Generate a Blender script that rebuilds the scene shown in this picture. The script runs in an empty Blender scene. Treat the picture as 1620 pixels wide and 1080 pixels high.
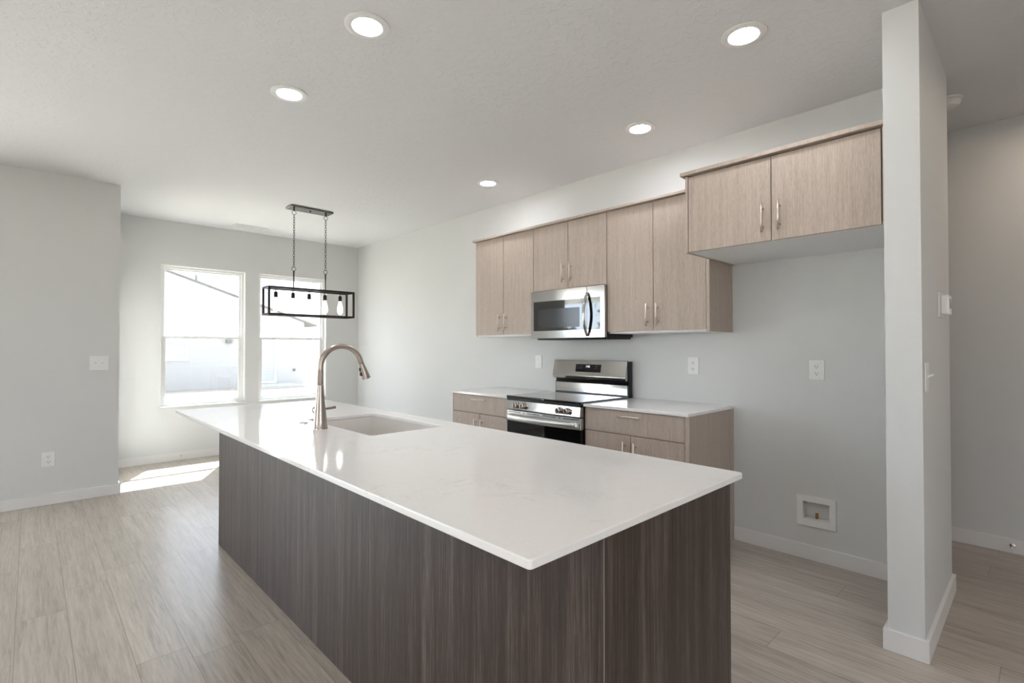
import bpy, bmesh, math, random
from mathutils import Vector, Matrix, Quaternion

random.seed(7)
C = bpy.context.scene.collection
SC = bpy.context.scene

# ------------------------------------------------------------------ camera
cam = bpy.data.cameras.new('camera')
cam.sensor_width = 36.0
cam.lens = 801.45 / 1620 * 36.0
cam.clip_start = 0.05
cam.clip_end = 400
camo = bpy.data.objects.new('camera', cam)
C.objects.link(camo)
_fw = Vector((-0.72436875, 0.68929551, 0.01271284))
_rt = Vector((0.68934608, 0.72443197, -0.00054667))
_up = Vector((0.0095864, -0.00836755, 0.99991904))
camo.matrix_world = Matrix(((_rt.x, _up.x, -_fw.x, 1.3326), (_rt.y, _up.y, -_fw.y, -3.485),
                            (_rt.z, _up.z, -_fw.z, 1.2982), (0, 0, 0, 1)))
SC.camera = camo

# ------------------------------------------------------------------ colour management
SC.view_settings.view_transform = 'Standard'
SC.view_settings.look = 'None'
SC.view_settings.exposure = 0.69
SC.view_settings.gamma = 1.0
SC.view_settings.use_curve_mapping = False

# ------------------------------------------------------------------ sky and sun
SKY = 14.0
SUN = 74.0
CAN = 80.0
world = bpy.data.worlds.new('sky')
SC.world = world
world.use_nodes = True
wn = world.node_tree.nodes
wl = world.node_tree.links
wn.clear()
w_out = wn.new('ShaderNodeOutputWorld')
w_bg = wn.new('ShaderNodeBackground')
w_sky = wn.new('ShaderNodeTexSky')
w_sky.sky_type = 'HOSEK_WILKIE'
w_sky.sun_direction = (-0.50, 0.26, 0.83)
w_sky.turbidity = 3.0
w_sky.ground_albedo = 0.4
w_mix = wn.new('ShaderNodeMixRGB')
w_mix.inputs[0].default_value = 0.72
w_mix.inputs[2].default_value = (0.79, 0.87, 0.96, 1)
wl.new(w_sky.outputs[0], w_mix.inputs[1])
wl.new(w_mix.outputs[0], w_bg.inputs[0])
w_bg.inputs[1].default_value = SKY
wl.new(w_bg.outputs[0], w_out.inputs[0])

sun = bpy.data.lights.new('sun', 'SUN')
sun.energy = SUN
sun.color = (0.86, 0.97, 1.0)
sun.angle = math.radians(0.55)
suno = bpy.data.objects.new('sun', sun)
C.objects.link(suno)
_el = math.radians(56.0)
_tr = Vector((0.887 * math.cos(_el), -0.461 * math.cos(_el), -math.sin(_el)))
suno.rotation_euler = _tr.to_track_quat('-Z', 'Y').to_euler()
suno.location = (-12, 6, 14)

# ------------------------------------------------------------------ helpers
def lin(r, g, b):
    def f(c):
        c /= 255.0
        return c / 12.92 if c <= 0.04045 else ((c + 0.055) / 1.055) ** 2.4
    return (f(r), f(g), f(b), 1.0)


class MB:
    """collects shapes in world coordinates"""
    def __init__(self):
        self.bm = bmesh.new()

    def _merge(self, t, smooth=False):
        for f in t.faces:
            f.smooth = smooth
        me = bpy.data.meshes.new('tmp')
        t.to_mesh(me)
        t.free()
        self.bm.from_mesh(me)
        bpy.data.meshes.remove(me)
        return self

    def box(self, x0, x1, y0, y1, z0, z1, bev=0.0, seg=1):
        t = bmesh.new()
        bmesh.ops.create_cube(t, size=1.0)
        for v in t.verts:
            v.co = Vector((x0 + (x1 - x0) * (v.co.x + .5), y0 + (y1 - y0) * (v.co.y + .5), z0 + (z1 - z0) * (v.co.z + .5)))
        if bev > 0:
            bmesh.ops.bevel(t, geom=list(t.edges), offset=bev, segments=seg, affect='EDGES', profile=0.5)
        return self._merge(t)

    def tube(self, pts, r, n=12, caps=True, smooth=True, squash=None):
        t = bmesh.new()
        pts = [Vector(p) for p in pts]
        rs = r if isinstance(r, (list, tuple)) else [r] * len(pts)
        rings = []
        d0 = (pts[1] - pts[0]).normalized()
        ref = Vector((0, 0, 1)) if abs(d0.z) < 0.9 else Vector((1, 0, 0))
        u = d0.cross(ref).normalized()
        for i, p in enumerate(pts):
            if i == 0:
                d = pts[1] - pts[0]
            elif i == len(pts) - 1:
                d = pts[-1] - pts[-2]
            else:
                d = (pts[i + 1] - pts[i]).normalized() + (pts[i] - pts[i - 1]).normalized()
            d.normalize()
            u = (u - d * u.dot(d)).normalized()
            v = d.cross(u)
            su, sv = (1, 1) if squash is None else squash
            rings.append([t.verts.new(p + (u * math.cos(a) * su + v * math.sin(a) * sv) * rs[i]) for a in [2 * math.pi * k / n for k in range(n)]])
        for a, b in zip(rings, rings[1:]):
            for k in range(n):
                t.faces.new((a[k], a[(k + 1) % n], b[(k + 1) % n], b[k]))
        if caps:
            t.faces.new(list(reversed(rings[0])))
            t.faces.new(rings[-1])
        bmesh.ops.recalc_face_normals(t, faces=t.faces)
        self._merge(t, smooth)
        return self

    def loop(self, center, axis_u, axis_v, ru, rv, r, n=20, m=6):
        """closed ring of wire"""
        t = bmesh.new()
        c = Vector(center)
        au, av = Vector(axis_u), Vector(axis_v)
        w = au.cross(av).normalized()
        rings = []
        for i in range(n):
            a = 2 * math.pi * i / n
            p = c + au * ru * math.cos(a) + av * rv * math.sin(a)
            o = (au * math.cos(a) * rv + av * math.sin(a) * ru).normalized()
            rings.append([t.verts.new(p + (o * math.cos(b) + w * math.sin(b)) * r) for b in [2 * math.pi * k / m for k in range(m)]])
        for i in range(n):
            a, b = rings[i], rings[(i + 1) % n]
            for k in range(m):
                t.faces.new((a[k], a[(k + 1) % m], b[(k + 1) % m], b[k]))
        bmesh.ops.recalc_face_normals(t, faces=t.faces)
        return self._merge(t, True)

    def lathe(self, prof, center, axis='z', n=28, smooth=True, close=False):
        """prof: [(radius, height)] turned about axis through center"""
        t = bmesh.new()
        c = Vector(center)
        ax = {'x': Vector((1, 0, 0)), 'y': Vector((0, 1, 0)), 'z': Vector((0, 0, 1)), '-y': Vector((0, -1, 0)), '-x': Vector((-1, 0, 0))}.get(axis) if isinstance(axis, str) else Vector(axis).normalized()
        ref = Vector((1, 0, 0)) if abs(ax.x) < .9 else Vector((0, 1, 0))
        u = ax.cross(ref).normalized()
        v = ax.cross(u)
        rings = []
        for (r, h) in prof:
            if r < 1e-6:
                rings.append([t.verts.new(c + ax * h)])
            else:
                rings.append([t.verts.new(c + ax * h + (u * math.cos(a) + v * math.sin(a)) * r) for a in [2 * math.pi * k / n for k in range(n)]])
        pairs = list(zip(rings, rings[1:]))
        if close:
            pairs.append((rings[-1], rings[0]))
        for a, b in pairs:
            for k in range(n):
                k2 = (k + 1) % n
                if len(a) == 1 and len(b) == 1:
                    continue
                if len(a) == 1:
                    t.faces.new((a[0], b[k2], b[k]))
                elif len(b) == 1:
                    t.faces.new((a[k], a[k2], b[0]))
                else:
                    t.faces.new((a[k], a[k2], b[k2], b[k]))
        bmesh.ops.recalc_face_normals(t, faces=t.faces)
        if smooth:
            for f in t.faces:
                f.smooth = True
            for e in t.edges:
                if len(e.link_faces) == 2 and e.calc_face_angle(0) > math.radians(35):
                    e.smooth = False
            me = bpy.data.meshes.new('tmp')
            t.to_mesh(me)
            t.free()
            self.bm.from_mesh(me)
            bpy.data.meshes.remove(me)
            return self
        return self._merge(t, False)

    def prism(self, poly, axis, a, b, bev=0.0, smooth=False):
        """poly: list of 2D points; axis 'x': (y,z), 'y': (x,z), 'z': (x,y)"""
        t = bmesh.new()
        def mk(p, h):
            return {'x': (h, p[0], p[1]), 'y': (p[0], h, p[1]), 'z': (p[0], p[1], h)}[axis]
        A = [t.verts.new(mk(p, a)) for p in poly]
        B = [t.verts.new(mk(p, b)) for p in poly]
        n = len(poly)
        t.faces.new(A)
        t.faces.new(list(reversed(B)))
        for k in range(n):
            t.faces.new((A[k], B[k], B[(k + 1) % n], A[(k + 1) % n]))
        bmesh.ops.recalc_face_normals(t, faces=t.faces)
        if bev > 0:
            bmesh.ops.bevel(t, geom=list(t.edges), offset=bev, segments=2, affect='EDGES', profile=0.5)
        return self._merge(t, smooth)

    def plate(self, outer, holes, axis, a, b, bev=0.0):
        """flat plate with holes between heights a < b along axis"""
        t = bmesh.new()
        def mk(p, h):
            return {'x': (h, p[0], p[1]), 'y': (p[0], h, p[1]), 'z': (p[0], p[1], h)}[axis]
        edges = []
        for lp in [outer] + holes:
            vs = [t.verts.new(mk(p, b)) for p in lp]
            for k in range(len(vs)):
                edges.append(t.edges.new((vs[k], vs[(k + 1) % len(vs)])))
        bmesh.ops.triangle_fill(t, use_beauty=True, use_dissolve=False, edges=edges)
        r = bmesh.ops.extrude_face_region(t, geom=list(t.faces))
        i = 'xyz'.index(axis)
        for g in r['geom']:
            if isinstance(g, bmesh.types.BMVert):
                g.co[i] = a
        bmesh.ops.recalc_face_normals(t, faces=t.faces)
        if bev > 0:
            es = [e for e in t.edges if len(e.link_faces) == 2 and abs(e.calc_face_angle(0) - math.pi / 2) < .1 and abs(e.verts[0].co[i] - e.verts[1].co[i]) < 1e-6]
            bmesh.ops.bevel(t, geom=es, offset=bev, segments=2, affect='EDGES', profile=0.5)
        return self._merge(t)

    def grid_wall(self, axis, a0, a1, us, zs, holes):
        """wall perpendicular to axis ('x' or 'y') from a0 to a1, spanning us and zs, with rectangular openings (u0,u1,z0,z1)"""
        t = bmesh.new()
        uc = sorted(set(list(us) + [h[0] for h in holes] + [h[1] for h in holes]))
        zc = sorted(set(list(zs) + [h[2] for h in holes] + [h[3] for h in holes]))
        def solid(i, j):
            if i < 0 or j < 0 or i >= len(uc) - 1 or j >= len(zc) - 1:
                return False
            u, z = (uc[i] + uc[i + 1]) / 2, (zc[j] + zc[j + 1]) / 2
            return not any(h[0] < u < h[1] and h[2] < z < h[3] for h in holes)
        def P(a, u, z):
            return (a, u, z) if axis == 'x' else (u, a, z)
        cache = {}
        def V(a, u, z):
            k = (a, u, z)
            if k not in cache:
                cache[k] = t.verts.new(P(a, u, z))
            return cache[k]
        for i in range(len(uc) - 1):
            for j in range(len(zc) - 1):
                if not solid(i, j):
                    continue
                u0, u1, z0, z1 = uc[i], uc[i + 1], zc[j], zc[j + 1]
                for a in (a0, a1):
                    t.faces.new((V(a, u0, z0), V(a, u1, z0), V(a, u1, z1), V(a, u0, z1)))
                for (di, dj, p, q) in ((-1, 0, (u0, z0), (u0, z1)), (1, 0, (u1, z0), (u1, z1)), (0, -1, (u0, z0), (u1, z0)), (0, 1, (u0, z1), (u1, z1))):
                    if not solid(i + di, j + dj):
                        t.faces.new((V(a0, *p), V(a1, *p), V(a1, *q), V(a0, *q)))
        bmesh.ops.recalc_face_normals(t, faces=t.faces)
        return self._merge(t)


def rrect(x0, x1, y0, y1, r, n=5):
    pts = []
    for cx, cy, a0 in ((x1 - r, y1 - r, 0), (x0 + r, y1 - r, 90), (x0 + r, y0 + r, 180), (x1 - r, y0 + r, 270)):
        for k in range(n + 1):
            a = math.radians(a0 + 90 * k / n)
            pts.append((cx + r * math.cos(a), cy + r * math.sin(a)))
    return pts


def circ(cx, cy, r, n=24):
    return [(cx + r * math.cos(2 * math.pi * k / n), cy + r * math.sin(2 * math.pi * k / n)) for k in range(n)]


ROOT = {}
def base_of(o):
    while o.parent:
        o = o.parent
    return Vector(ROOT[o.name])


def obj(name, mb, mat, parent=None, loc=None, label=None):
    """link the shapes of mb as ONE mesh object"""
    if parent is not None:
        b = base_of(parent)
    else:
        b = Vector(loc) if loc is not None else Vector((0, 0, 0))
    me = bpy.data.meshes.new(name)
    bm = mb.bm
    for v in bm.verts:
        v.co -= b
    bm.to_mesh(me)
    bm.free()
    me.materials.append(mat)
    o = bpy.data.objects.new(name, me)
    C.objects.link(o)
    if parent is not None:
        o.parent = parent
    else:
        o.location = b
        ROOT[o.name] = tuple(b)
    if label:
        o['label'] = label
    return o


def tag(o, label, cat, group=None):
    o['label'] = label
    o['category'] = cat
    if group:
        o['group'] = group
    return o


def thing(name, label, cat, loc, group=None):
    o = bpy.data.objects.new(name, None)
    o.empty_display_size = 0.05
    C.objects.link(o)
    o.location = loc
    ROOT[o.name] = tuple(loc)
    return tag(o, label, cat, group)


def struct(name, mb, mat, loc=(0, 0, 0)):
    o = obj(name, mb, mat, None, loc)
    o['kind'] = 'structure'
    return o


def struct_root(name, loc):
    o = bpy.data.objects.new(name, None)
    o.empty_display_size = 0.05
    C.objects.link(o)
    o.location = loc
    ROOT[o.name] = tuple(loc)
    o['kind'] = 'structure'
    return o


def dup(root, loc, label, rotz=None, group=None):
    """copy a thing with its parts and sub-parts"""
    r = root.copy()
    C.objects.link(r)
    r.location = loc
    if rotz is not None:
        r.rotation_euler = (0, 0, rotz)
    ROOT[r.name] = tuple(loc)
    r['label'] = label
    if group:
        r['group'] = group
    for ch in list(root.children):
        c = ch.copy()
        C.objects.link(c)
        c.parent = r
        for g in list(ch.children):
            d = g.copy()
            C.objects.link(d)
            d.parent = c
    return r


# ------------------------------------------------------------------ materials
def new_mat(name):
    m = bpy.data.materials.new(name)
    m.use_nodes = True
    nt = m.node_tree
    nt.nodes.clear()
    out = nt.nodes.new('ShaderNodeOutputMaterial')
    b = nt.nodes.new('ShaderNodeBsdfPrincipled')
    nt.links.new(b.outputs[0], out.inputs[0])
    return m, nt, b


def N(nt, typ, **kw):
    n = nt.nodes.new(typ)
    for k, v in kw.items():
        setattr(n, k, v)
    return n


def math_n(nt, op, a, b=None, c=None):
    n = nt.nodes.new('ShaderNodeMath')
    n.operation = op
    for i, x in enumerate((a, b, c)):
        if x is None:
            continue
        if isinstance(x, (int, float)):
            n.inputs[i].default_value = x
        else:
            nt.links.new(x, n.inputs[i])
    return n.outputs[0]


def ramp(nt, fac, stops):
    r = nt.nodes.new('ShaderNodeValToRGB')
    el = r.color_ramp.elements
    while len(el) < len(stops):
        el.new(0.5)
    for e, (p, c) in zip(el, stops):
        e.position = p
        e.color = c
    nt.links.new(fac, r.inputs[0])
    return r.outputs[0]


def coords(nt, scale=(1, 1, 1), offset=None, kind='Object'):
    tc = nt.nodes.new('ShaderNodeTexCoord')
    mp = nt.nodes.new('ShaderNodeMapping')
    mp.inputs['Scale'].default_value = scale
    nt.links.new(tc.outputs[kind], mp.inputs[0])
    if offset is not None:
        nt.links.new(offset, mp.inputs['Location'])
    return mp.outputs[0]


def noise(nt, vec, scale, detail=4, rough=.55, dist=0.0):
    n = nt.nodes.new('ShaderNodeTexNoise')
    n.inputs['Scale'].default_value = scale
    n.inputs['Detail'].default_value = detail
    n.inputs['Roughness'].default_value = rough
    n.inputs['Distortion'].default_value = dist
    nt.links.new(vec, n.inputs['Vector'])
    return n.outputs[0]


def bump(nt, b, h, strength, dist):
    bp = nt.nodes.new('ShaderNodeBump')
    bp.inputs['Strength'].default_value = strength
    bp.inputs['Distance'].default_value = dist
    nt.links.new(h, bp.inputs['Height'])
    nt.links.new(bp.outputs[0], b.inputs['Normal'])


def plain(name, col, rough=.5, metal=0.0, spec=.5, coat=0.0, grain=0.0):
    m, nt, b = new_mat(name)
    b.inputs['Base Color'].default_value = col
    b.inputs['Roughness'].default_value = rough
    b.inputs['Metallic'].default_value = metal
    b.inputs['Specular IOR Level'].default_value = spec
    b.inputs['Coat Weight'].default_value = coat
    v = coords(nt)
    n = noise(nt, v, 40, 3)
    lo = [c * (1 - grain - .015) for c in col[:3]] + [1]
    hi = [min(1, c * (1 + grain + .015)) for c in col[:3]] + [1]
    nt.links.new(ramp(nt, n, [(.3, lo), (.7, hi)]), b.inputs['Base Color'])
    return m


def paint(name, col, tex=70, strength=.08, rough=.6):
    m, nt, b = new_mat(name)
    v = coords(nt)
    n = noise(nt, v, 1.3, 3)
    lo = [c * .985 for c in col[:3]] + [1]
    nt.links.new(ramp(nt, n, [(.3, lo), (.7, col)]), b.inputs['Base Color'])
    b.inputs['Roughness'].default_value = rough
    b.inputs['Specular IOR Level'].default_value = .25
    h = noise(nt, v, tex, 3, .5, .4)
    bump(nt, b, h, strength, .004)
    return m


def knockdown(name, col):
    """sprayed and trowelled ceiling texture: flat islands with soft edges"""
    m, nt, b = new_mat(name)
    b.inputs['Base Color'].default_value = col
    b.inputs['Roughness'].default_value = .75
    b.inputs['Specular IOR Level'].default_value = .2
    v = coords(nt)
    n = noise(nt, v, 26, 4, .6, .7)
    n2 = noise(nt, v, 5, 2, .5)
    h = ramp(nt, n, [(.52, (0, 0, 0, 1)), (.60, (1, 1, 1, 1))])
    hm = math_n(nt, 'MULTIPLY', h, math_n(nt, 'ADD', n2, .2))
    bump(nt, b, hm, .35, .004)
    return m


def wood(name, cols, vary=.06, fine=230.0, rough=.45, mix=(.42, .40, .18), spec=.4, axis='z'):
    """straight vertical grain laminate"""
    m, nt, b = new_mat(name)
    oi = nt.nodes.new('ShaderNodeObjectInfo')
    off = nt.nodes.new('ShaderNodeCombineXYZ')
    for i in range(3):
        nt.links.new(math_n(nt, 'MULTIPLY', oi.outputs['Random'], 17.0 + 9 * i), off.inputs[i])
    s = (1, 1, .02) if axis == 'z' else (.02, 1, 1)
    v = coords(nt, s, off.outputs[0])
    s2 = (1, 1, .12) if axis == 'z' else (.12, 1, 1)
    v2 = coords(nt, s2, off.outputs[0])
    a = noise(nt, v, fine, 3, .6)
    c = noise(nt, v, fine * .13, 3, .6, .25)
    e = noise(nt, v2, fine * .9, 3, .7, .2)
    wa, wc, we = mix
    f1 = math_n(nt, 'MULTIPLY', a, wa)
    f2 = math_n(nt, 'MULTIPLY_ADD', c, wc, f1)
    f3 = math_n(nt, 'MULTIPLY_ADD', e, we, f2)
    k = len(cols)
    nt.links.new(ramp(nt, f3, [(.36 + .28 * i / (k - 1), cc) for i, cc in enumerate(cols)]), b.inputs['Base Color'])
    b.inputs['Roughness'].default_value = rough
    b.inputs['Specular IOR Level'].default_value = spec
    bump(nt, b, a, .06, .001)
    return m


def plank_floor(name):
    W, L = .182, 1.22
    m, nt, b = new_mat(name)
    tc = nt.nodes.new('ShaderNodeTexCoord')
    sp = nt.nodes.new('ShaderNodeSeparateXYZ')
    nt.links.new(tc.outputs['Object'], sp.inputs[0])
    X, Y = sp.outputs[0], sp.outputs[1]
    yy = math_n(nt, 'DIVIDE', math_n(nt, 'ADD', Y, 2.977 + W * 40), W)
    row = math_n(nt, 'FLOOR', yy)
    fy = math_n(nt, 'FRACT', yy)
    wn1 = N(nt, 'ShaderNodeTexWhiteNoise', noise_dimensions='1D')
    nt.links.new(row, wn1.inputs['W'])
    xx = math_n(nt, 'ADD', math_n(nt, 'DIVIDE', math_n(nt, 'ADD', X, 40.0), L), wn1.outputs['Value'])
    colm = math_n(nt, 'FLOOR', xx)
    fx = math_n(nt, 'FRACT', xx)
    cv = nt.nodes.new('ShaderNodeCombineXYZ')
    nt.links.new(row, cv.inputs[0])
    nt.links.new(colm, cv.inputs[1])
    wn2 = N(nt, 'ShaderNodeTexWhiteNoise', noise_dimensions='2D')
    nt.links.new(cv.outputs[0], wn2.inputs['Vector'])
    rnd = wn2.outputs['Value']
    # grain, shifted per plank
    gv = nt.nodes.new('ShaderNodeCombineXYZ')
    nt.links.new(math_n(nt, 'MULTIPLY_ADD', rnd, 31.0, math_n(nt, 'MULTIPLY', X, .06)), gv.inputs[0])
    nt.links.new(math_n(nt, 'MULTIPLY_ADD', rnd, 53.0, Y), gv.inputs[1])
    nt.links.new(math_n(nt, 'MULTIPLY', rnd, 11.0), gv.inputs[2])
    g1 = noise(nt, gv.outputs[0], 85, 4, .65, .35)
    g2 = noise(nt, gv.outputs[0], 14, 3, .6, 1.0)
    g = math_n(nt, 'ADD', math_n(nt, 'MULTIPLY', g1, .62), math_n(nt, 'MULTIPLY', g2, .38))
    base = ramp(nt, g, [(.34, lin(150, 139, 128)), (.5, lin(175, 165, 154)), (.66, lin(193, 184, 174))])
    hsv = nt.nodes.new('ShaderNodeHueSaturation')
    nt.links.new(base, hsv.inputs['Color'])
    nt.links.new(math_n(nt, 'MULTIPLY_ADD', rnd, .16, .92), hsv.inputs['Value'])
    # seams
    d1 = math_n(nt, 'MULTIPLY', math_n(nt, 'MINIMUM', fy, math_n(nt, 'SUBTRACT', 1.0, fy)), W)
    d2 = math_n(nt, 'MULTIPLY', math_n(nt, 'MINIMUM', fx, math_n(nt, 'SUBTRACT', 1.0, fx)), L)
    dm = math_n(nt, 'MINIMUM', d1, d2)
    seam = math_n(nt, 'LESS_THAN', dm, .0013)
    mx = nt.nodes.new('ShaderNodeMixRGB')
    nt.links.new(math_n(nt, 'MULTIPLY', seam, .55), mx.inputs[0])
    nt.links.new(hsv.outputs[0], mx.inputs[1])
    mx.inputs[2].default_value = lin(88, 78, 70)
    nt.links.new(mx.outputs[0], b.inputs['Base Color'])
    nt.links.new(math_n(nt, 'MULTIPLY_ADD', g1, .14, .26), b.inputs['Roughness'])
    b.inputs['Specular IOR Level'].default_value = .5
    b.inputs['Coat Weight'].default_value = .3
    b.inputs['Coat Roughness'].default_value = .22
    h = math_n(nt, 'SUBTRACT', math_n(nt, 'MULTIPLY', g1, .25), seam)
    bump(nt, b, h, .12, .002)
    return m


def quartz(name):
    m, nt, b = new_mat(name)
    v = coords(nt)
    n1 = noise(nt, v, 4, 6, .7, 1.6)
    thin = math_n(nt, 'SUBTRACT', 1.0, math_n(nt, 'MULTIPLY', math_n(nt, 'ABSOLUTE', math_n(nt, 'SUBTRACT', n1, .5)), 60.0))
    thin = math_n(nt, 'MAXIMUM', thin, 0.0)
    n2 = noise(nt, v, 2.6, 3, .6)
    msk = ramp(nt, n2, [(.52, (0, 0, 0, 1)), (.66, (1, 1, 1, 1))])
    ve = math_n(nt, 'MULTIPLY', thin, msk)
    mx = nt.nodes.new('ShaderNodeMixRGB')
    nt.links.new(math_n(nt, 'MULTIPLY', ve, .30), mx.inputs[0])
    n3 = noise(nt, v, 120, 2)
    nt.links.new(ramp(nt, n3, [(.3, lin(234, 231, 228)), (.7, lin(237, 234, 232))]), mx.inputs[1])
    mx.inputs[2].default_value = lin(160, 152, 147)
    nt.links.new(mx.outputs[0], b.inputs['Base Color'])
    b.inputs['Roughness'].default_value = .07
    b.inputs['Specular IOR Level'].default_value = .33
    return m


def brushed(name, col, rough=.3, axis='x', amt=.12):
    m, nt, b = new_mat(name)
    s = {'x': (.03, 1, 1), 'z': (1, 1, .03), 'y': (1, .03, 1)}[axis]
    v = coords(nt, s)
    n = noise(nt, v, 300, 2, .5)
    lo = [c * .975 for c in col[:3]] + [1]
    nt.links.new(ramp(nt, n, [(.3, lo), (.7, col)]), b.inputs['Base Color'])
    b.inputs['Metallic'].default_value = 1.0
    b.inputs['Roughness'].default_value = rough
    return m


def glass_mat(name, tint=(1, 1, 1, 1), ior=1.45):
    m = bpy.data.materials.new(name)
    m.use_nodes = True
    nt = m.node_tree
    nt.nodes.clear()
    out = nt.nodes.new('ShaderNodeOutputMaterial')
    tr = nt.nodes.new('ShaderNodeBsdfTransparent')
    tr.inputs[0].default_value = tint
    gl = nt.nodes.new('ShaderNodeBsdfGlossy')
    gl.inputs['Roughness'].default_value = .0
    fr = nt.nodes.new('ShaderNodeFresnel')
    fr.inputs['IOR'].default_value = ior
    mx = nt.nodes.new('ShaderNodeMixShader')
    ge = nt.nodes.new('ShaderNodeNewGeometry')
    nt.links.new(math_n(nt, 'MULTIPLY', fr.outputs[0], math_n(nt, 'SUBTRACT', 1.0, ge.outputs['Backfacing'])), mx.inputs[0])
    nt.links.new(tr.outputs[0], mx.inputs[1])
    nt.links.new(gl.outputs[0], mx.inputs[2])
    nt.links.new(mx.outputs[0], out.inputs[0])
    return m


def emit(name, col, s):
    m = bpy.data.materials.new(name)
    m.use_nodes = True
    nt = m.node_tree
    nt.nodes.clear()
    out = nt.nodes.new('ShaderNodeOutputMaterial')
    e = nt.nodes.new('ShaderNodeEmission')
    e.inputs[0].default_value = col
    e.inputs[1].default_value = s
    nt.links.new(e.outputs[0], out.inputs[0])
    return m


def bulb_mat(name, col, s):
    """lit clear glass lamp: glowing gas inside a see-through envelope"""
    m = bpy.data.materials.new(name)
    m.use_nodes = True
    nt = m.node_tree
    nt.nodes.clear()
    out = nt.nodes.new('ShaderNodeOutputMaterial')
    e = nt.nodes.new('ShaderNodeEmission')
    e.inputs[0].default_value = col
    e.inputs[1].default_value = s
    tr = nt.nodes.new('ShaderNodeBsdfTransparent')
    mx = nt.nodes.new('ShaderNodeMixShader')
    mx.inputs[0].default_value = .35
    nt.links.new(tr.outputs[0], mx.inputs[1])
    nt.links.new(e.outputs[0], mx.inputs[2])
    nt.links.new(mx.outputs[0], out.inputs[0])
    return m


def siding_mat(name, col):
    m, nt, b = new_mat(name)
    tc = nt.nodes.new('ShaderNodeTexCoord')
    sp = nt.nodes.new('ShaderNodeSeparateXYZ')
    nt.links.new(tc.outputs['Object'], sp.inputs[0])
    fz = math_n(nt, 'FRACT', math_n(nt, 'DIVIDE', sp.outputs[2], .18))
    lo = [c * .72 for c in col[:3]] + [1]
    nt.links.new(ramp(nt, fz, [(0.0, lo), (.08, col)]), b.inputs['Base Color'])
    b.inputs['Roughness'].default_value = .7
    bump(nt, b, fz, .4, .02)
    return m


def dirt_mat(name):
    m, nt, b = new_mat(name)
    v = coords(nt)
    n = noise(nt, v, 3, 6, .65)
    nt.links.new(ramp(nt, n, [(.3, lin(150, 140, 128)), (.7, lin(178, 168, 155))]), b.inputs['Base Color'])
    b.inputs['Roughness'].default_value = .95
    bump(nt, b, n, .5, .05)
    return m


M = {}
M['wall'] = paint('wall_paint', lin(218, 218, 217), 70, .10)
M['ceiling'] = knockdown('ceiling_texture', lin(228, 228, 229))
M['trim'] = paint('trim_paint', lin(232, 230, 228), 30, .01, .4)
M['vinyl'] = plain('window_vinyl', lin(236, 236, 234), .35)
M['floor'] = plank_floor('plank_floor')
M['cab'] = wood('taupe_laminate', [lin(162, 146, 134), lin(180, 165, 153), lin(195, 181, 169)], rough=.5, fine=330, mix=(.36, .22, .42))
M['island'] = wood('dark_laminate', [lin(44, 35, 31), lin(67, 55, 50), lin(104, 92, 85)], rough=.42, fine=170)
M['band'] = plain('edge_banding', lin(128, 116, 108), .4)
M['dark_in'] = plain('cabinet_gap', lin(70, 60, 54), .8)
M['white_mel'] = plain('white_melamine', lin(240, 240, 240), .5)
M['quartz'] = quartz('white_quartz')
M['sink'] = plain('sink_composite', lin(222, 217, 212), .35)
M['nickel'] = brushed('brushed_nickel', lin(222, 211, 201), .36, 'z', .04)
M['satin'] = plain('satin_nickel', lin(184, 173, 164), .29, 1.0)
M['chrome'] = plain('chrome', lin(215, 215, 216), .12, 1.0)
M['steel'] = brushed('stainless_steel', lin(192, 190, 187), .12, 'x', .04)
M['softsteel'] = brushed('satin_stainless', lin(206, 205, 202), .34, 'x', .04)
M['knobsteel'] = plain('knob_steel', lin(205, 196, 188), .25, 1.0)
M['blackglass'] = plain('black_glass', lin(12, 12, 13), .03, 0, 1.0, .6)
M['black'] = plain('black_plastic', lin(18, 18, 19), .4)
M['blacksteel'] = plain('black_enamel', lin(22, 22, 23), .3)
M['ovenglass'] = plain('oven_black_glass', lin(11, 11, 12), .06, 0, .5)
M['greyglass'] = plain('grey_glass', lin(62, 62, 63), .12)
M['plastic'] = plain('white_plastic', lin(236, 235, 233), .35)
M['slot'] = plain('slot_dark', lin(90, 88, 86), .6)
M['screen'] = plain('lcd_screen', lin(150, 148, 142), .25)
M['bronze'] = plain('oil_rubbed_bronze', lin(50, 42, 38), .38, .7)
M['gloss'] = plain('glossy_bronze', lin(44, 37, 33), .06, 0, .8, 1.0)
M['brass'] = plain('brass', lin(190, 140, 80), .3, 1.0)
M['glass'] = glass_mat('window_glass', (.555, .545, .535, 1))
M['clear'] = glass_mat('patio_glass', (.70, .71, .72, 1))
M['tinted'] = glass_mat('door_glass', (.88, .88, .88, 1))
M['lowe'] = glass_mat('low_e_glass', (.455, .455, .455, 1))
M['bulb'] = bulb_mat('lit_bulb', (1, .93, .84, 1), 6.0)
M['filament'] = emit('filament', (1, .74, .42, 1), 40.0)
M['can'] = emit('downlight_lens', (.93, .95, 1, 1), CAN)
M['can_fill'] = emit('fill_downlight_lens', (1, .97, .92, 1), CAN * 1.2)  # lens of the added unseen fill lamps
M['can_warm'] = emit('warm_downlight_lens', (1, .80, .66, 1), CAN * .78)
M['digit'] = emit('display_digit', (.9, .95, 1, 1), 1.2)
M['icon'] = plain('panel_print', lin(120, 120, 122), .5)
M['siding'] = siding_mat('lap_siding', lin(172, 171, 170))
M['roof'] = plain('shingles', lin(122, 120, 118), .9, grain=.15)
M['darkpane'] = plain('house_glass', lin(168, 170, 172), .15)
M['dirt'] = dirt_mat('bare_ground')
M['conc'] = plain('concrete', lin(176, 174, 170), .9, grain=.05)
M['leaf'] = plain('foliage', lin(78, 96, 66), .7, grain=.3)
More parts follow.
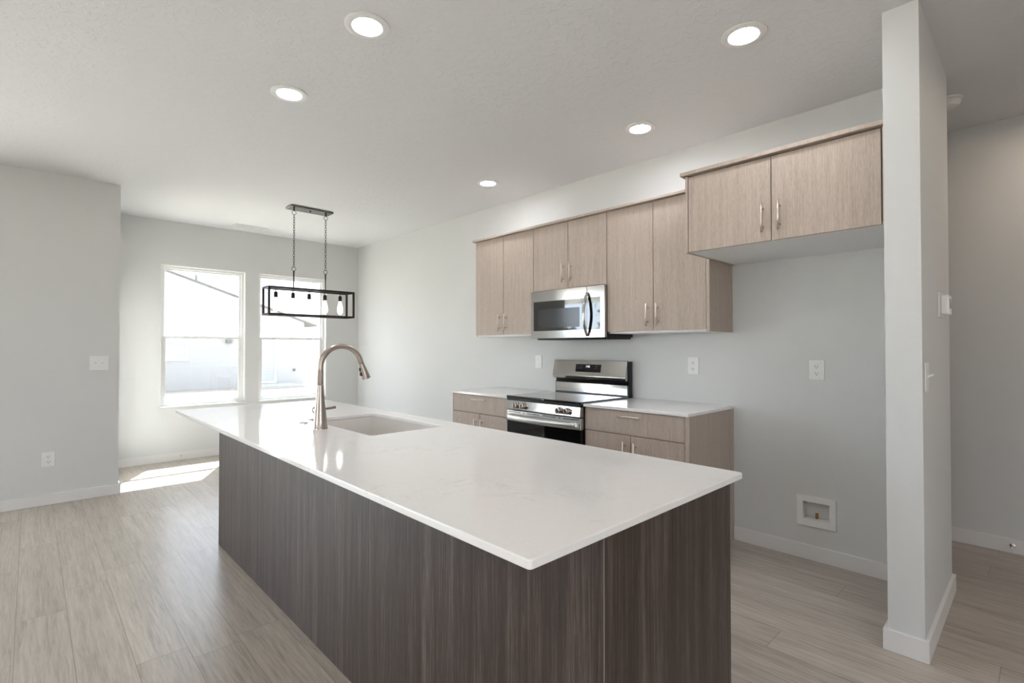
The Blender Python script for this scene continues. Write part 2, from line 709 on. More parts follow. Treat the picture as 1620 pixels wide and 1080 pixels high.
M['bark'] = plain('bark', lin(105, 92, 80), .9, grain=.2)
M['fence'] = plain('weathered_timber', lin(150, 140, 128), .9, grain=.1)

# ------------------------------------------------------------------ the room
H = 2.766
XB, XL, YL = -5.609, -4.39, -2.903
XR, YR = 3.6, -7.6
YH = 1.0394
PX0, PX1, PY = .855, .981, -.789
YK = .095
T = .15
W1 = (-2.4125, -1.5141, .6115, 2.262)
W2 = (-1.3648, -.4717, .6115, 2.262)
DN = (-5.44, -4.56, 0.0, 2.06)       # glazed door in the nook's side wall (x range)
PD = (-7.0, -3.93, 0.0, 2.42)       # sliding patio door in the left wall (y range)
RW = (-1.2, 1.4, .8, 2.3)            # window added behind the camera for fill daylight (x range)
SW = (-4.7, -2.7, .5, 2.3)           # window added right of the camera for fill daylight (y range)

struct('floor', MB().box(XB - T, XR + T, YR - T, YH + T, -.12, 0), M['floor'])
struct('ceiling', MB().box(XB - T, XR + T, YR - T, YH + T, H, H + .12), M['ceiling'])
struct('wall_back', MB().grid_wall('x', XB - T, XB, (YL - T, YK), (0, H), [W1, W2]), M['wall'])
WB = (.284, .441, .238, .357)          # ice maker box opening (x, z range)
struct('wall_kitchen', MB().grid_wall('y', 0, YK, (XB, PX1), (0, H), [WB]), M['wall'])
struct('wall_partition', MB().box(PX0, PX1, PY, 0, 0, H, ), M['wall'])
struct('wall_nook', MB().grid_wall('y', YL - T, YL, (XB, XL), (0, H), [DN]), M['wall'])
struct('wall_left', MB().grid_wall('x', XL - T, XL, (YR, YL - T), (0, H), [PD]), M['wall'])
struct('wall_rear', MB().grid_wall('y', YR - T, YR, (XL - T, XR), (0, H), [RW]), M['wall'])
struct('wall_right', MB().grid_wall('x', XR, XR + T, (YR - T, YH + T), (0, H), [SW]), M['wall'])
struct('wall_hall', MB().box(-2.5, XR, YH, YH + T, 0, H), M['wall'])
struct('wall_hall_end', MB().box(-2.5 - T, -2.5, YK, YH + T, 0, H), M['wall'])

BH, BT = .0886, .0155
def bb(x0, x1, y0, y1):
    return MB().box(x0, x1, y0, y1, 0, BH, .0015)
struct('baseboard_back', bb(XB, XB + BT, YL, 0), M['trim'])
struct('baseboard_kitchen', MB().box(XB + BT, -2.475, -BT, 0, 0, BH, .0015).box(-.132, PX0, -BT, 0, 0, BH, .0015), M['trim'])
m = MB()
m.prism([(PX0, PY), (PX0, -BT), (PX0 - BT, -BT), (PX0 - BT, PY - BT), (PX1 + BT, PY - BT), (PX1 + BT, YK + BT), (PX1 - .3, YK + BT), (PX1 - .3, YK), (PX1, YK), (PX1, PY)], 'z', 0, BH, .0012)
struct('baseboard_partition', m, M['trim'])
m = MB()
m.prism([(XL, PD[1] + .06), (XL + BT, PD[1] + .06), (XL + BT, YL + BT), (DN[1] + .06, YL + BT), (DN[1] + .06, YL), (XL, YL)], 'z', 0, BH, .0012)
struct('baseboard_left', m, M['trim'])
struct('baseboard_hall', bb(-2.5, XR, YH - BT, YH), M['trim'])
struct('baseboard_rear', bb(XL, XR, YR, YR + BT), M['trim'])
struct('baseboard_right', bb(XR - BT, XR, YR + BT, YH - BT), M['trim'])


# ------------------------------------------------------------------ windows and glass doors
def hung_window(name, w):
    y0, y1, z0, z1 = w
    r = struct_root(name, (XB, (y0 + y1) / 2, z0))
    xo = XB - T
    m = MB()                                     # painted jamb return
    j = .010
    m.box(xo + .085, XB + .001, y0, y0 + j, z0, z1).box(xo + .085, XB + .001, y1 - j, y1, z0, z1)
    m.box(xo + .085, XB + .001, y0 + j, y1 - j, z1 - j, z1)
    obj('jamb', m, M['trim'], r)
    obj('sill', MB().box(xo + .085, XB + .014, y0 - .012, y1 + .012, z0 - .002, z0 + .016, .003), M['trim'], r)
    f = .036                                     # vinyl frame
    xf0, xf1 = xo + .02, xo + .088
    m = MB()
    m.plate([(y0, z0), (y1, z0), (y1, z1), (y0, z1)], [[(y0 + f, z0 + f), (y1 - f, z0 + f), (y1 - f, z1 - f), (y0 + f, z1 - f)]], 'x', xf0, xf1, .002)
    fr = obj('frame', m, M['vinyl'], r)
    zr = 1.425
    s = .016
    m = MB()                                     # fixed upper sash
    a0, a1, b0, b1 = y0 + f, y1 - f, zr - .012, z1 - f
    m.plate([(a0, b0), (a1, b0), (a1, b1), (a0, b1)], [[(a0 + s, b0 + .026), (a1 - s, b0 + .026), (a1 - s, b1 - s), (a0 + s, b1 - s)]], 'x', xo + .035, xo + .055, .0015)
    us = obj('upper_sash', m, M['vinyl'], r)
    obj('pane', MB().box(xo + .043, xo + .047, a0 + s, a1 - s, b0 + .026, b1 - s), M['lowe'], us)
    m = MB()                                     # sliding lower sash
    s = .028
    b0, b1 = z0 + f, zr + .014
    m.plate([(a0, b0), (a1, b0), (a1, b1), (a0, b1)], [[(a0 + s, b0 + .036), (a1 - s, b0 + .036), (a1 - s, b1 - .028), (a0 + s, b1 - .028)]], 'x', xo + .058, xo + .082, .002)
    ls = obj('lower_sash', m, M['vinyl'], r)
    obj('pane', MB().box(xo + .068, xo + .072, a0 + s, a1 - s, b0 + .036, b1 - .028), M['lowe'], ls)
    ym = (y0 + y1) / 2
    obj('sash_lock', MB().box(xo + .07, xo + .092, ym - .022, ym + .022, b1, b1 + .01, .002), M['vinyl'], ls)
    return r

hung_window('window_1', W1)
hung_window('window_2', W2)

# unseen window added behind the camera to let in fill daylight
r = struct_root('fill_window_3', (0, YR, RW[2]))
m = MB()
hx = [RW[0] + .05 + k * (RW[1] - RW[0] - .05) / 3 for k in range(4)]
m.plate([(RW[0], RW[2]), (RW[1], RW[2]), (RW[1], RW[3]), (RW[0], RW[3])],
        [[(hx[k], RW[2] + .05), (hx[k + 1] - .05, RW[2] + .05), (hx[k + 1] - .05, RW[3] - .05), (hx[k], RW[3] - .05)] for k in range(3)], 'y', YR - .12, YR - .05)
obj('frame', m, M['vinyl'], r)
for k in range(3):
    obj('pane', MB().box(hx[k], hx[k + 1] - .05, YR - .09, YR - .086, RW[2] + .05, RW[3] - .05), M['glass'], r)

r = struct_root('fill_window_4', (XR, (SW[0] + SW[1]) / 2, SW[2]))  # unseen window added beside the camera, brightens the right-hand side
m = MB()
hy = [SW[0] + .05 + k * (SW[1] - SW[0] - .05) / 2 for k in range(3)]
m.plate([(SW[0], SW[2]), (SW[1], SW[2]), (SW[1], SW[3]), (SW[0], SW[3])],
        [[(hy[k], SW[2] + .05), (hy[k + 1] - .05, SW[2] + .05), (hy[k + 1] - .05, SW[3] - .05), (hy[k], SW[3] - .05)] for k in range(2)], 'x', XR + .05, XR + .12)
obj('frame', m, M['vinyl'], r)
for k in range(2):
    obj('pane', MB().box(XR + .08, XR + .084, hy[k], hy[k + 1] - .05, SW[2] + .05, SW[3] - .05), M['glass'], r)

# sliding patio door in the left wall
r = struct_root('door_1', (XL, (PD[0] + PD[1]) / 2, 0))
m = MB()
m.plate([(PD[0], 0), (PD[1], 0), (PD[1], PD[3]), (PD[0], PD[3])], [[(PD[0] + .04, .03), (PD[1] - .04, .03), (PD[1] - .04, PD[3] - .04), (PD[0] + .04, PD[3] - .04)]], 'x', XL - .13, XL - .02)
obj('frame', m, M['vinyl'], r)
pm = (PD[0] + PD[1]) / 2
for (a, b, x) in ((PD[0] + .04, pm + .03, XL - .11), (pm - .03, PD[1] - .04, XL - .065)):
    m = MB()
    m.plate([(a, .03), (b, .03), (b, PD[3] - .04), (a, PD[3] - .04)], [[(a + .06, .11), (b - .06, .11), (b - .06, PD[3] - .10), (a + .06, PD[3] - .10)]], 'x', x, x + .035)
    p = obj('door_panel', m, M['vinyl'], r)
    obj('pane', MB().box(x + .015, x + .019, a + .06, b - .06, .11, PD[3] - .10), M['clear'], p)

# glazed door in the nook's side wall
r = struct_root('door_2', ((DN[0] + DN[1]) / 2, YL, 0))
m = MB()
m.plate([(DN[0], 0), (DN[1], 0), (DN[1], DN[3]), (DN[0], DN[3])], [[(DN[0] + .03, .02), (DN[1] - .03, .02), (DN[1] - .03, DN[3] - .03), (DN[0] + .03, DN[3] - .03)]], 'y', YL - .13, YL)
obj('frame', m, M['trim'], r)
m = MB()
a, b = DN[0] + .03, DN[1] - .03
m.plate([(a, .02), (b, .02), (b, DN[3] - .03), (a, DN[3] - .03)], [[(a + .1, .2), (b - .1, .2), (b - .1, DN[3] - .14), (a + .1, DN[3] - .14)]], 'y', YL - .06, YL - .02)
p = obj('door_panel', m, M['trim'], r)
obj('pane', MB().box(a + .1, b - .1, YL - .042, YL - .038, .2, DN[3] - .14), M['tinted'], p)
m = MB().lathe([(.028, 0), (.028, .005), (.010, .008), (.010, .024), (.022, .031), (.024, .040), (.016, .047), (0, .048)], (b - .045, YL - .02, .975), 'y')
obj('door_handle', m, M['nickel'], p)

# ------------------------------------------------------------------ recessed ceiling lights
def downlight(loc, label, lens='can'):
    t = thing('recessed_light', label, 'ceiling light', loc, 'recessed ceiling lights')
    x, y, z = loc
    m = MB().lathe([(.1, 0), (.1, -.004), (.095, -.006), (.072, -.008), (.067, -.0065), (.065, -.001), (.065, 0)], loc, 'z', 40)
    obj('trim_ring', m, M['plastic'], t)
    m = MB().lathe([(.0645, -.001), (.05, -.0015), (0, -.002)], loc, 'z', 40)
    obj('lens', m, M[lens], t)
    return t
first = downlight((-.782, -2.383, H), 'round recessed ceiling light nearest the top edge, above the faucet end of the island')
for loc, lb in (((-1.658, -2.413, H), 'round recessed ceiling light left of the other front light, above the pendant'),
                ((.373, -1.069, H), 'round recessed ceiling light nearest the white partition wall end, above the fridge alcove'),
                ((-.518, -.54, H), 'round recessed ceiling light above the tall cabinet pair right of the microwave'),
                ((-2.07, -.542, H), 'smallest recessed ceiling light, farthest along the kitchen wall near its left cabinets')):
    dup(first, loc, lb)
downlight((2.5, -1.1, H), 'added unseen ceiling fill light of the entry right of the camera', 'can_warm')  # out-of-view lamp added to brighten the alcove and right-hand floor
downlight((1.55, .55, H), 'recessed ceiling light in the hallway behind the partition wall', 'can_warm')
living = None  # out-of-view ceiling lamps added to fill the kitchen from behind the camera
for x in (-.3, 1.3, 2.8):
    for y in (-4.7, -6.3):
        lb = 'added unseen ceiling fill light of the living area behind the camera'
        if living is None:
            living = downlight((x, y, H), lb, 'can_fill')
        else:
            dup(living, (x, y, H), lb)

# ceiling air register near the back wall
t = thing('ceiling_vent', 'white slotted air register in the ceiling near the windows', 'vent', (-5.30, -1.56, H))
m = MB()
m.plate([(-5.40, -1.74), (-5.21, -1.74), (-5.21, -1.38), (-5.40, -1.38)], [[(-5.385, -1.715), (-5.225, -1.715), (-5.225, -1.405), (-5.385, -1.405)]], 'z', H - .007, H, .001)
obj('frame', m, M['plastic'], t)
obj('backing', MB().box(-5.385, -5.225, -1.715, -1.405, H - .0015, H), M['slot'], t)
m = MB()
for k in range(7):
    x = -5.378 + k * .0235
    for (ya, yb) in ((-1.713, -1.565), (-1.555, -1.407)):
        m.box(x, x + .013, ya, yb, H - .006, H - .002)
m.box(-5.385, -5.225, -1.565, -1.555, H - .007, H - .001)
obj('louvers', m, M['plastic'], t)

# smoke detector in the hall
t = thing('smoke_detector', 'white round smoke detector on the hall ceiling beside the partition', 'smoke detector', (.95, .44, H))
obj('base', MB().lathe([(.07, 0), (.07, -.012), (.064, -.016), (0, -.016)], (.95, .44, H), 'z', 32), M['plastic'], t)
obj('cover', MB().lathe([(.062, -.018), (.061, -.03), (.052, -.046), (.03, -.052), (0, -.053)], (.95, .44, H), 'z', 32), M['plastic'], t)

# ------------------------------------------------------------------ cabinets
def pull(mb, axis, x, y, z, length, y_face):
    """bar pull standing off the door face"""
    h = length / 2
    if axis == 'z':
        mb.tube([(x, y, z - h), (x, y, z + h)], .006, 12)
        for s in (-1, 1):
            mb.tube([(x, y, z + s * h * .62), (x, y_face, z + s * h * .62)], .0045, 8)
    else:
        mb.tube([(x - h, y, z), (x + h, y, z)], .006, 12)
        for s in (-1, 1):
            mb.tube([(x + s * h * .62, y, z), (x + s * h * .62, y_face, z)], .0045, 8)
    return mb


def door(root, x0, x1, z0, z1, yf, hx, hz, name='door', axis='z', hl=.157, thick=.019):
    g = .002
    d = obj(name, MB().box(x0 + g, x1 - g, yf, yf + thick, z0 + g, z1 - g, .001), M['cab'], root)
    obj('handle', pull(MB(), axis, hx, yf - .03, hz, hl, yf), M['nickel'], d, label='brushed nickel bar handle')
    return d

UZ0, UZ1, YU = 1.405, 2.3208, -.3461
CW = .016

def carcass(root, x0, x1, y_f, z0, z1, bottom='white_mel'):
    """hollow-looking box behind the doors: sides, top, bottom, back"""
    m = MB()
    m.box(x0, x0 + CW, y_f, 0, z0, z1).box(x1 - CW, x1, y_f, 0, z0, z1)
    m.box(x0 + CW, x1 - CW, y_f, 0, z1 - CW, z1)
    obj('case', m, M['cab'], root)
    obj('bottom_panel', MB().box(x0 + CW, x1 - CW, y_f, 0, z0, z0 + CW), M[bottom], root, label='white underside panel')
    obj('shelf_back', MB().box(x0 + CW, x1 - CW, -.012, 0, z0 + CW, z1 - CW), M['dark_in'], root)

def upper(x0, x1, xs, z0, z1, yf, label, hz, hxs, dl=None, dr=None, dz0=0.012):
    t = thing('upper_cabinet', label, 'wall cabinet', ((x0 + x1) / 2, yf / 2, z0), 'wood upper cabinets')
    carcass(t, x0, x1, yf + .0205, z0, z1)
    door(t, dl if dl is not None else x0, xs, z0 + dz0, z1, yf, hxs[0], hz)
    door(t, xs, dr if dr is not None else x1, z0 + dz0, z1, yf, hxs[1], hz)
    return t

upper(-2.4816, -1.6985, -2.0817, UZ0, UZ1, YU, 'taupe wood two-door wall cabinet left of the microwave', 1.53, (-2.124, -2.042), dl=-2.477)
upper(-1.6965, -.932, -1.3121, 1.776, UZ1, YU, 'short taupe wood two-door wall cabinet directly above the microwave', 1.908, (-1.3555, -1.276), dz0=.002)
t = upper(-.930, -.1376, -.541, UZ0, UZ1, YU, 'taupe wood two-door wall cabinet right of the microwave, beside the fridge alcove', 1.529, (-.582, -.503), dr=-.159)
obj('filler_strip', MB().box(-.1585, -.1376, YU, YU + .0204, UZ0, UZ1), M['cab'], t)

# cabinet over the fridge alcove
FY, FZ0, FZ1 = -.6638, 1.8619, 2.3134
FX0, FX1 = -.1345, .8545
t = thing('fridge_cabinet', 'deep taupe wood two-door cabinet high above the empty fridge alcove', 'wall cabinet', (.36, -.33, FZ0), 'wood upper cabinets')
m = MB()
m.box(FX0, FX0 + .016, FY, 0, FZ0, FZ1).box(.829, FX1, FY, 0, FZ0, FZ1)
m.box(FX0 + .016, .829, FY + .021, 0, FZ1 - CW, FZ1)
obj('case', m, M['cab'], t)
obj('bottom_panel', MB().box(FX0 + .016, .829, FY + .021, -.001, FZ0 + .002, FZ0 + .016), M['white_mel'], t, label='white underside panel')
obj('shelf_back', MB().box(FX0 + .016, .829, -.012, 0, FZ0 + .02, FZ1 - .02), M['dark_in'], t)
door(t, -.1165, .3477, FZ0, FZ1 - .004, FY, .3075, 1.988)
door(t, .3477, .8255, FZ0, FZ1 - .004, FY, .3905, 1.989)

# crown strips lying on the cabinets
m = MB()
m.box(-2.505, -.1360, YU - .024, 0, UZ1 + .002, UZ1 + .022, .003)
tag(obj('crown_strip', m, M['cab'], None, (-1.3, YU / 2, UZ1)), 'flat taupe wood crown strip along the top of the three lower wall cabinets', 'crown moulding', 'cabinet crown strips')
m = MB()
m.prism([(-.158, FY - .024), (FX1 - .001, FY - .024), (FX1 - .001, 0), (FX0, 0), (FX0, YU - .03), (-.158, YU - .03)], 'z', FZ1 + .002, FZ1 + .024, .003)
tag(obj('crown_strip', m, M['cab'], None, (.36, FY / 2, FZ1)), 'flat taupe wood crown strip on the deep cabinet above the fridge alcove', 'crown moulding', 'cabinet crown strips')

# base cabinets
BY = -.628
CT, CTH = .9038, .0195
CB = CT - CTH

def base_cab(x0, x1, dl, dr, xs, label, dhx, hxs, dhl, filler=None):
    t = thing('base_cabinet', label, 'base cabinet', ((x0 + x1) / 2, BY / 2, 0), 'wood base cabinets')
    m = MB()
    m.box(x0, x0 + CW, BY + .0205, 0, 0, CB).box(x1 - CW, x1, BY + .0205, 0, 0, CB)
    m.box(x0 + CW, x1 - CW, BY + .0205, 0, .11, .126).box(x0 + CW, x1 - CW, BY + .0205, -.01, CB - .02, CB - .001)
    obj('case', m, M['cab'], t)
    obj('shelf_back', MB().box(x0 + CW, x1 - CW, -.010, 0, .126, CB - .02), M['dark_in'], t)
    obj('toe_kick', MB().box(x0 + CW, x1 - CW, BY + .075, BY + .09, 0, .109), M['cab'], t)
    door(t, dl, dr, .7225, CB - .004, BY, dhx, .846, 'drawer', 'x', dhl)
    door(t, dl, xs, .115, .7225, BY, hxs[0], .603)
    door(t, xs, dr, .115, .7225, BY, hxs[1], .603)
    if filler:
        obj('filler_strip', MB().box(filler[0], filler[1], BY, BY + .020, 0, CB), M['cab'], t)
    return t

base_cab(-.9205, -.1341, -.919, -.1625, -.544, 'taupe wood base cabinet right of the range', -.544, (-.585, -.503), .168, (-.1622, -.1343))
base_cab(-2.4709, -1.702, -2.457, -1.703, -2.086, 'taupe wood base cabinet left of the range', -2.073, (-2.123, -2.041), .180, (-2.4709, -2.4573))

m = MB()
m.plate(rrect(-.9205, -.1310, -.648, 0, .004), [], 'z', CB, CT, .002)
tag(obj('countertop', m, M['quartz'], None, (-.52, -.32, CB)), 'white quartz countertop on the base cabinet right of the range', 'countertop', 'wall countertops')
m = MB()
m.plate(rrect(-2.4765, -1.693, -.648, 0, .004), [], 'z', CB, CT, .002)
tag(obj('countertop', m, M['quartz'], None, (-2.08, -.32, CB)), 'white quartz countertop on the base cabinet left of the range', 'countertop', 'wall countertops')

# ------------------------------------------------------------------ island
IL, IR, IN, IF = -2.4771, .6713, -2.8101, -1.8457
BL, BN, BRX, BF = -2.4453, -2.5705, .6635, -1.9247
SX = (-1.4875, -.760)
SY = (-2.371, -1.966)
t = thing('kitchen_island', 'long dark walnut kitchen island base under the white quartz top', 'kitchen island', ((BL + BRX) / 2, (BN + BF) / 2, 0))
obj('back_panel', MB().box(BL, -.3945, BN, BN + .018, 0, CB - .001, .0008), M['island'], t)
obj('back_panel', MB().box(-.3930, BRX - .0175, BN, BN + .018, 0, CB - .001, .0008), M['island'], t)
obj('end_panel', MB().box(BRX - .017, BRX, BN, BF, 0, CB - .001, .0008), M['island'], t)
obj('end_panel', MB().box(BL, BL + .017, BN + .0185, BF, 0, CB - .001, .0008), M['island'], t)
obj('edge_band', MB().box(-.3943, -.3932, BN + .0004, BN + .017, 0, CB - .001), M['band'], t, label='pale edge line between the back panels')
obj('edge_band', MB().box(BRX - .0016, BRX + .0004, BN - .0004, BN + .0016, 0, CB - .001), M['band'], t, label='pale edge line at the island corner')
m = MB()
m.box(BL + .02, BRX - .02, BN + .02, BF - .025, .10, .12)
for x in (BL + .03, -1.62, -.66, BRX - .05):
    m.box(x, x + .016, BN + .02, BF - .025, .12, CB - .002)
obj('case', m, M['island'], t)
obj('toe_kick', MB().box(BL + .02, BRX - .02, BF - .09, BF - .075, 0, .099), M['island'], t)
xs = [BL + .018, -1.90, -1.36, -.82, -.30, .18, BRX - .018]
for a, b in zip(xs, xs[1:]):
    d = obj('door', MB().box(a + .0015, b - .0015, BF - .02, BF - .001, .11, CB - .006, .001), M['island'], t)
    m = MB()
    m.tube([(b - .04, BF + .029, .62), (b - .04, BF + .029, .78)], .006, 10)
    for z in (.65, .75):
        m.tube([(b - .04, BF - .001, z), (b - .04, BF + .029, z)], .0045, 8)
    obj('handle', m, M['nickel'], d, label='brushed nickel bar handle')

m = MB()
m.plate(rrect(IL, IR, IN, IF, .009), [rrect(SX[0], SX[1], SY[0], SY[1], .012)], 'z', CB, CT, .003)
tag(obj('island_countertop', m, M['quartz'], None, ((IL + IR) / 2, (IN + IF) / 2, CB)), 'long glossy white quartz countertop with a sink cut-out on the dark island', 'countertop')

# undermount sink
t = thing('kitchen_sink', 'white rectangular undermount sink set in the island top beside the faucet', 'sink', ((SX[0] + SX[1]) / 2, (SY[0] + SY[1]) / 2, CB - .215))
m = MB()
zb, zt = CB - .215, CB - .0008
a0, a1, b0, b1 = SX[0] - .004, SX[1] + .004, SY[0] - .004, SY[1] + .004
m.plate(rrect(a0 - .012, a1 + .012, b0 - .012, b1 + .012, .02), [rrect(a0, a1, b0, b1, .015)], 'z', zb + .012, zt)
m.plate(rrect(a0 - .012, a1 + .012, b0 - .012, b1 + .012, .02), [circ((a0 + a1) / 2, (b0 + b1) / 2 + .08, .045)], 'z', zb, zb + .0119)
obj('basin', m, M['sink'], t)
obj('drain', MB().lathe([(.044, .002), (.044, .012), (.036, .012), (.033, .006), (0, .005)], ((a0 + a1) / 2, (b0 + b1) / 2 + .08, zb), 'z'), M['chrome'], t, label='round metal drain')

# faucet
FX, FYY = -1.115, -2.453
t = thing('faucet', 'tall brushed nickel gooseneck pull-down faucet on the island beside the sink', 'faucet', (FX, FYY, CT))
obj('body', MB().lathe([(0, 0), (.0355, 0), (.0355, .003), (.034, .006), (.0305, .045), (.0255, .10), (.0205, .15), (.0168, .19), (.0158, .213), (0, .213)], (FX, FYY, CT), 'z', 36), M['satin'], t)
R = .108
zc = 1.200
pts = [(FX, FYY, CT + .2145), (FX, FYY, zc)]
for k in range(1, 25):
    a = math.pi * (1 - k / 24 * .94)
    pts.append((FX, FYY + R + R * math.cos(a), zc + R * math.sin(a)))
obj('spout', MB().tube(pts, .0136, 20), M['satin'], t)
e = Vector(pts[-1])
dv = (Vector(pts[-1]) - Vector(pts[-2])).normalized()
dv = (dv + Vector((0, .16, -.1))).normalized()
hd = obj('spray_head', MB().lathe([(0, .001), (.0142, .001), (.0146, .012), (.0185, .045), (.0222, .082), (.0222, .0855), (.019, .087), (.018, .083), (0, .083)], e, dv, 28), M['satin'], t)
bp = e + dv * .045 + Vector((0, -.0185, -.003))
m = MB()
m.box(bp.x - .007, bp.x + .007, bp.y - .007, bp.y + .006, bp.z + .003, bp.z + .022, .003, 2)
m.box(bp.x - .007, bp.x + .007, bp.y - .004, bp.y + .009, bp.z - .022, bp.z - .001, .003, 2)
obj('spray_button', m, M['black'], hd, label='black rocker button on the spray head')
m = MB().lathe([(.0, 0), (.019, .0), (.020, .004), (.020, .030), (.017, .036), (0, .037)], (FX - .02, FYY, CT + .088), '-x', 24)
hub = obj('handle_hub', m, M['satin'], t)
obj('lever', MB().tube([(FX - .045, FYY + .015, CT + .088), (FX - .046, FYY + .05, CT + .090), (FX - .046, FYY + .098, CT + .094)], [.0068, .0066, .0076], 14), M['satin'], hub)

m = MB().lathe([(0, 0), (.0225, 0), (.0225, .003), (.020, .005), (.013, .0055), (.0125, .004), (.0, .004)], (-1.354, -2.442, CT), 'z', 32)
t = tag(obj('disposal_button', m, M['chrome'], None, (-1.354, -2.442, CT)), 'small round metal button set in the island top left of the faucet', 'button')

# ------------------------------------------------------------------ range
RX0, RX1, RF = -1.689, -.9255, -.668
t = thing('range', 'stainless steel electric range with black glass top and rear control panel', 'stove', ((RX0 + RX1) / 2, -.35, 0))
m = MB()
m.box(RX0, RX1, RF + .045, -.02, .03, .897)
obj('body', m, M['blacksteel'], t)
obj('cooktop', MB().box(RX0 - .002, RX1 + .003, RF - .004, -.075, .8975, .9145, .004, 2), M['blackglass'], t, label='glossy black glass cooktop')
for (x, y, r) in ((-1.49, -.50, .11), (-1.12, -.50, .09), (-1.49, -.24, .08), (-1.12, -.24, .10)):
    obj('burner_ring', MB().plate(circ(x, y, r, 40), [circ(x, y, r - .003, 40)], 'z', .9145, .9148), M['greyglass'], t)
obj('front_trim', MB().box(RX0, RX1, RF - .002, RF + .04, .879, .897, .003), M['blacksteel'], t, label='black front lip of the cooktop')
cp = obj('control_panel', MB().prism([(RF - .003, .878), (RF - .012, .808), (RF + .044, .808), (RF + .044, .878)], 'x', RX0, RX1, .002), M['steel'], t)
for x in (-1.565, -1.485, -1.115, -1.040):
    m = MB().lathe([(.025, 0), (.025, .006), (.0225, .008), (.021, .030), (.018, .034), (0, .0345)], (x, RF - .008, .842), '-y', 28)
    k = obj('knob', m, M['knobsteel'], t)
    obj('grip', MB().box(x - .0045, x + .0045, RF - .053, RF - .040, .822, .862, .002), M['knobsteel'], k)
dr = obj('oven_door', MB().box(RX0 + .002, RX1 - .002, RF, RF + .043, .715, .799, .003), M['softsteel'], t)
m = MB()
for (a, b) in ((.02, .16), (.185, .205), (.23, .36), (.40, .53), (.555, .575), (.60, .745)):
    m.box(RX0 + a, RX0 + b, RF - .0008, RF + .001, .783, .7885)
obj('vent_slots', m, M['black'], dr, label='row of dark vent slots')
m = MB()
n = 18
rr_ = []
hp = []
for k in range(n + 1):
    u = k / n
    hp.append((RX0 + .012 + u * (RX1 - RX0 - .024), RF - .016 - .032 * math.sin(math.pi * u) ** .5, .745))
m.tube(hp, .0245, 14, squash=(.5, 1.0))
m.box(RX0 + .006, RX0 + .03, RF - .02, RF + .002, .727, .765, .003).box(RX1 - .03, RX1 - .006, RF - .02, RF + .002, .727, .765, .003)
obj('door_handle', m, M['softsteel'], dr, label='bowed stainless handle bar')
gl = obj('oven_window', MB().box(RX0 + .002, RX1 - .002, RF + .001, RF + .043, .235, .7145, .002), M['ovenglass'], dr, label='black glass oven door front')
obj('inner_window', MB().box(RX0 + .13, RX1 - .13, RF + .0003, RF + .002, .36, .62, .0003), M['greyglass'], gl)
obj('storage_drawer', MB().box(RX0 + .002, RX1 - .002, RF, RF + .043, .06, .228, .003), M['steel'], t)
# rear guard with the display
gx0, gx1 = RX0 - .001, RX1 + .001
obj('backguard', MB().prism([(-.076, .9), (-.076, 1.0), (-.062, 1.018), (-.070, 1.035), (-.07, 1.19), (-.02, 1.19), (-.02, .9)], 'x', gx0 + .004, gx1), M['blacksteel'], t, label='black sides of the rear guard')
obj('lower_guard_panel', MB().box(gx0 + .010, gx1 - .008, -.081, -.0765, .922, 1.000, .001), M['steel'], t)
m = MB()
m.prism([(-.109, 1.060), (-.080, 1.1945), (-.050, 1.1945), (-.0705, 1.036), (-.098, 1.036)], 'x', gx0, gx1 - .006, .002)
gp = obj('guard_panel', m, M['steel'], t)
def on_guard(x, z):
    u = (z - 1.060) / (1.1945 - 1.060)
    return (x, -.109 + .029 * u, z)
def guard_patch(mb, x0, x1, z0, z1, out, thick=.001):
    vs = []
    for (x, z) in ((x0, z0), (x1, z0), (x1, z1), (x0, z1)):
        p = on_guard(x, z)
        vs.append(((p[0], p[1] - out, p[2]), (p[0], p[1] + .002, p[2])))
    f = [mb.bm.verts.new(v[0]) for v in vs]
    b = [mb.bm.verts.new(v[1]) for v in vs]
    mb.bm.faces.new(f)
    mb.bm.faces.new(list(reversed(b)))
    for k in range(4):
        mb.bm.faces.new((f[k], b[k], b[(k + 1) % 4], f[(k + 1) % 4]))
    return mb
ds = obj('display', guard_patch(MB(), -1.437, -1.174, 1.096, 1.160, .0008), M['ovenglass'], gp, label='black touch control display')
m = MB()
def seg(mb, x, z, s, on):
    w, h, k = .0095 * s, .0085 * s, .0022
    R_ = {'a': (x, x + w, z + 2 * h - k, z + 2 * h), 'g': (x, x + w, z + h - k / 2, z + h + k / 2), 'd': (x, x + w, z, z + k),
          'f': (x, x + k, z + h, z + 2 * h), 'b': (x + w - k, x + w, z + h, z + 2 * h), 'e': (x, x + k, z, z + h), 'c': (x + w - k, x + w, z, z + h)}
    for q in on:
        guard_patch(mb, *R_[q], .0014)
seg(m, -1.335, 1.133, 1, 'bc')
guard_patch(m, -1.3215, -1.3190, 1.138, 1.1405, .0014)
guard_patch(m, -1.3215, -1.3190, 1.145, 1.1475, .0014)
seg(m, -1.315, 1.133, 1, 'fgbc')
seg(m, -1.300, 1.133, 1, 'afgcd')
obj('clock_digits', m, M['digit'], gp, label='lit white clock digits 1:45')
m = MB()
for zz in (1.143, 1.125):
    for x in (-1.423, -1.402, -1.381):
        obj('touch_key', guard_patch(MB(), x, x + .009, zz, zz + .0045, .0011), M['icon'], gp, label='faint grey touch key print')
obj('touch_key', guard_patch(MB(), -1.232, -1.214, 1.141, 1.145, .0011), M['icon'], gp, label='faint grey touch key print')
obj('touch_key', guard_patch(MB(), -1.240, -1.214, 1.126, 1.128, .0011), M['icon'], gp, label='faint grey touch key print')

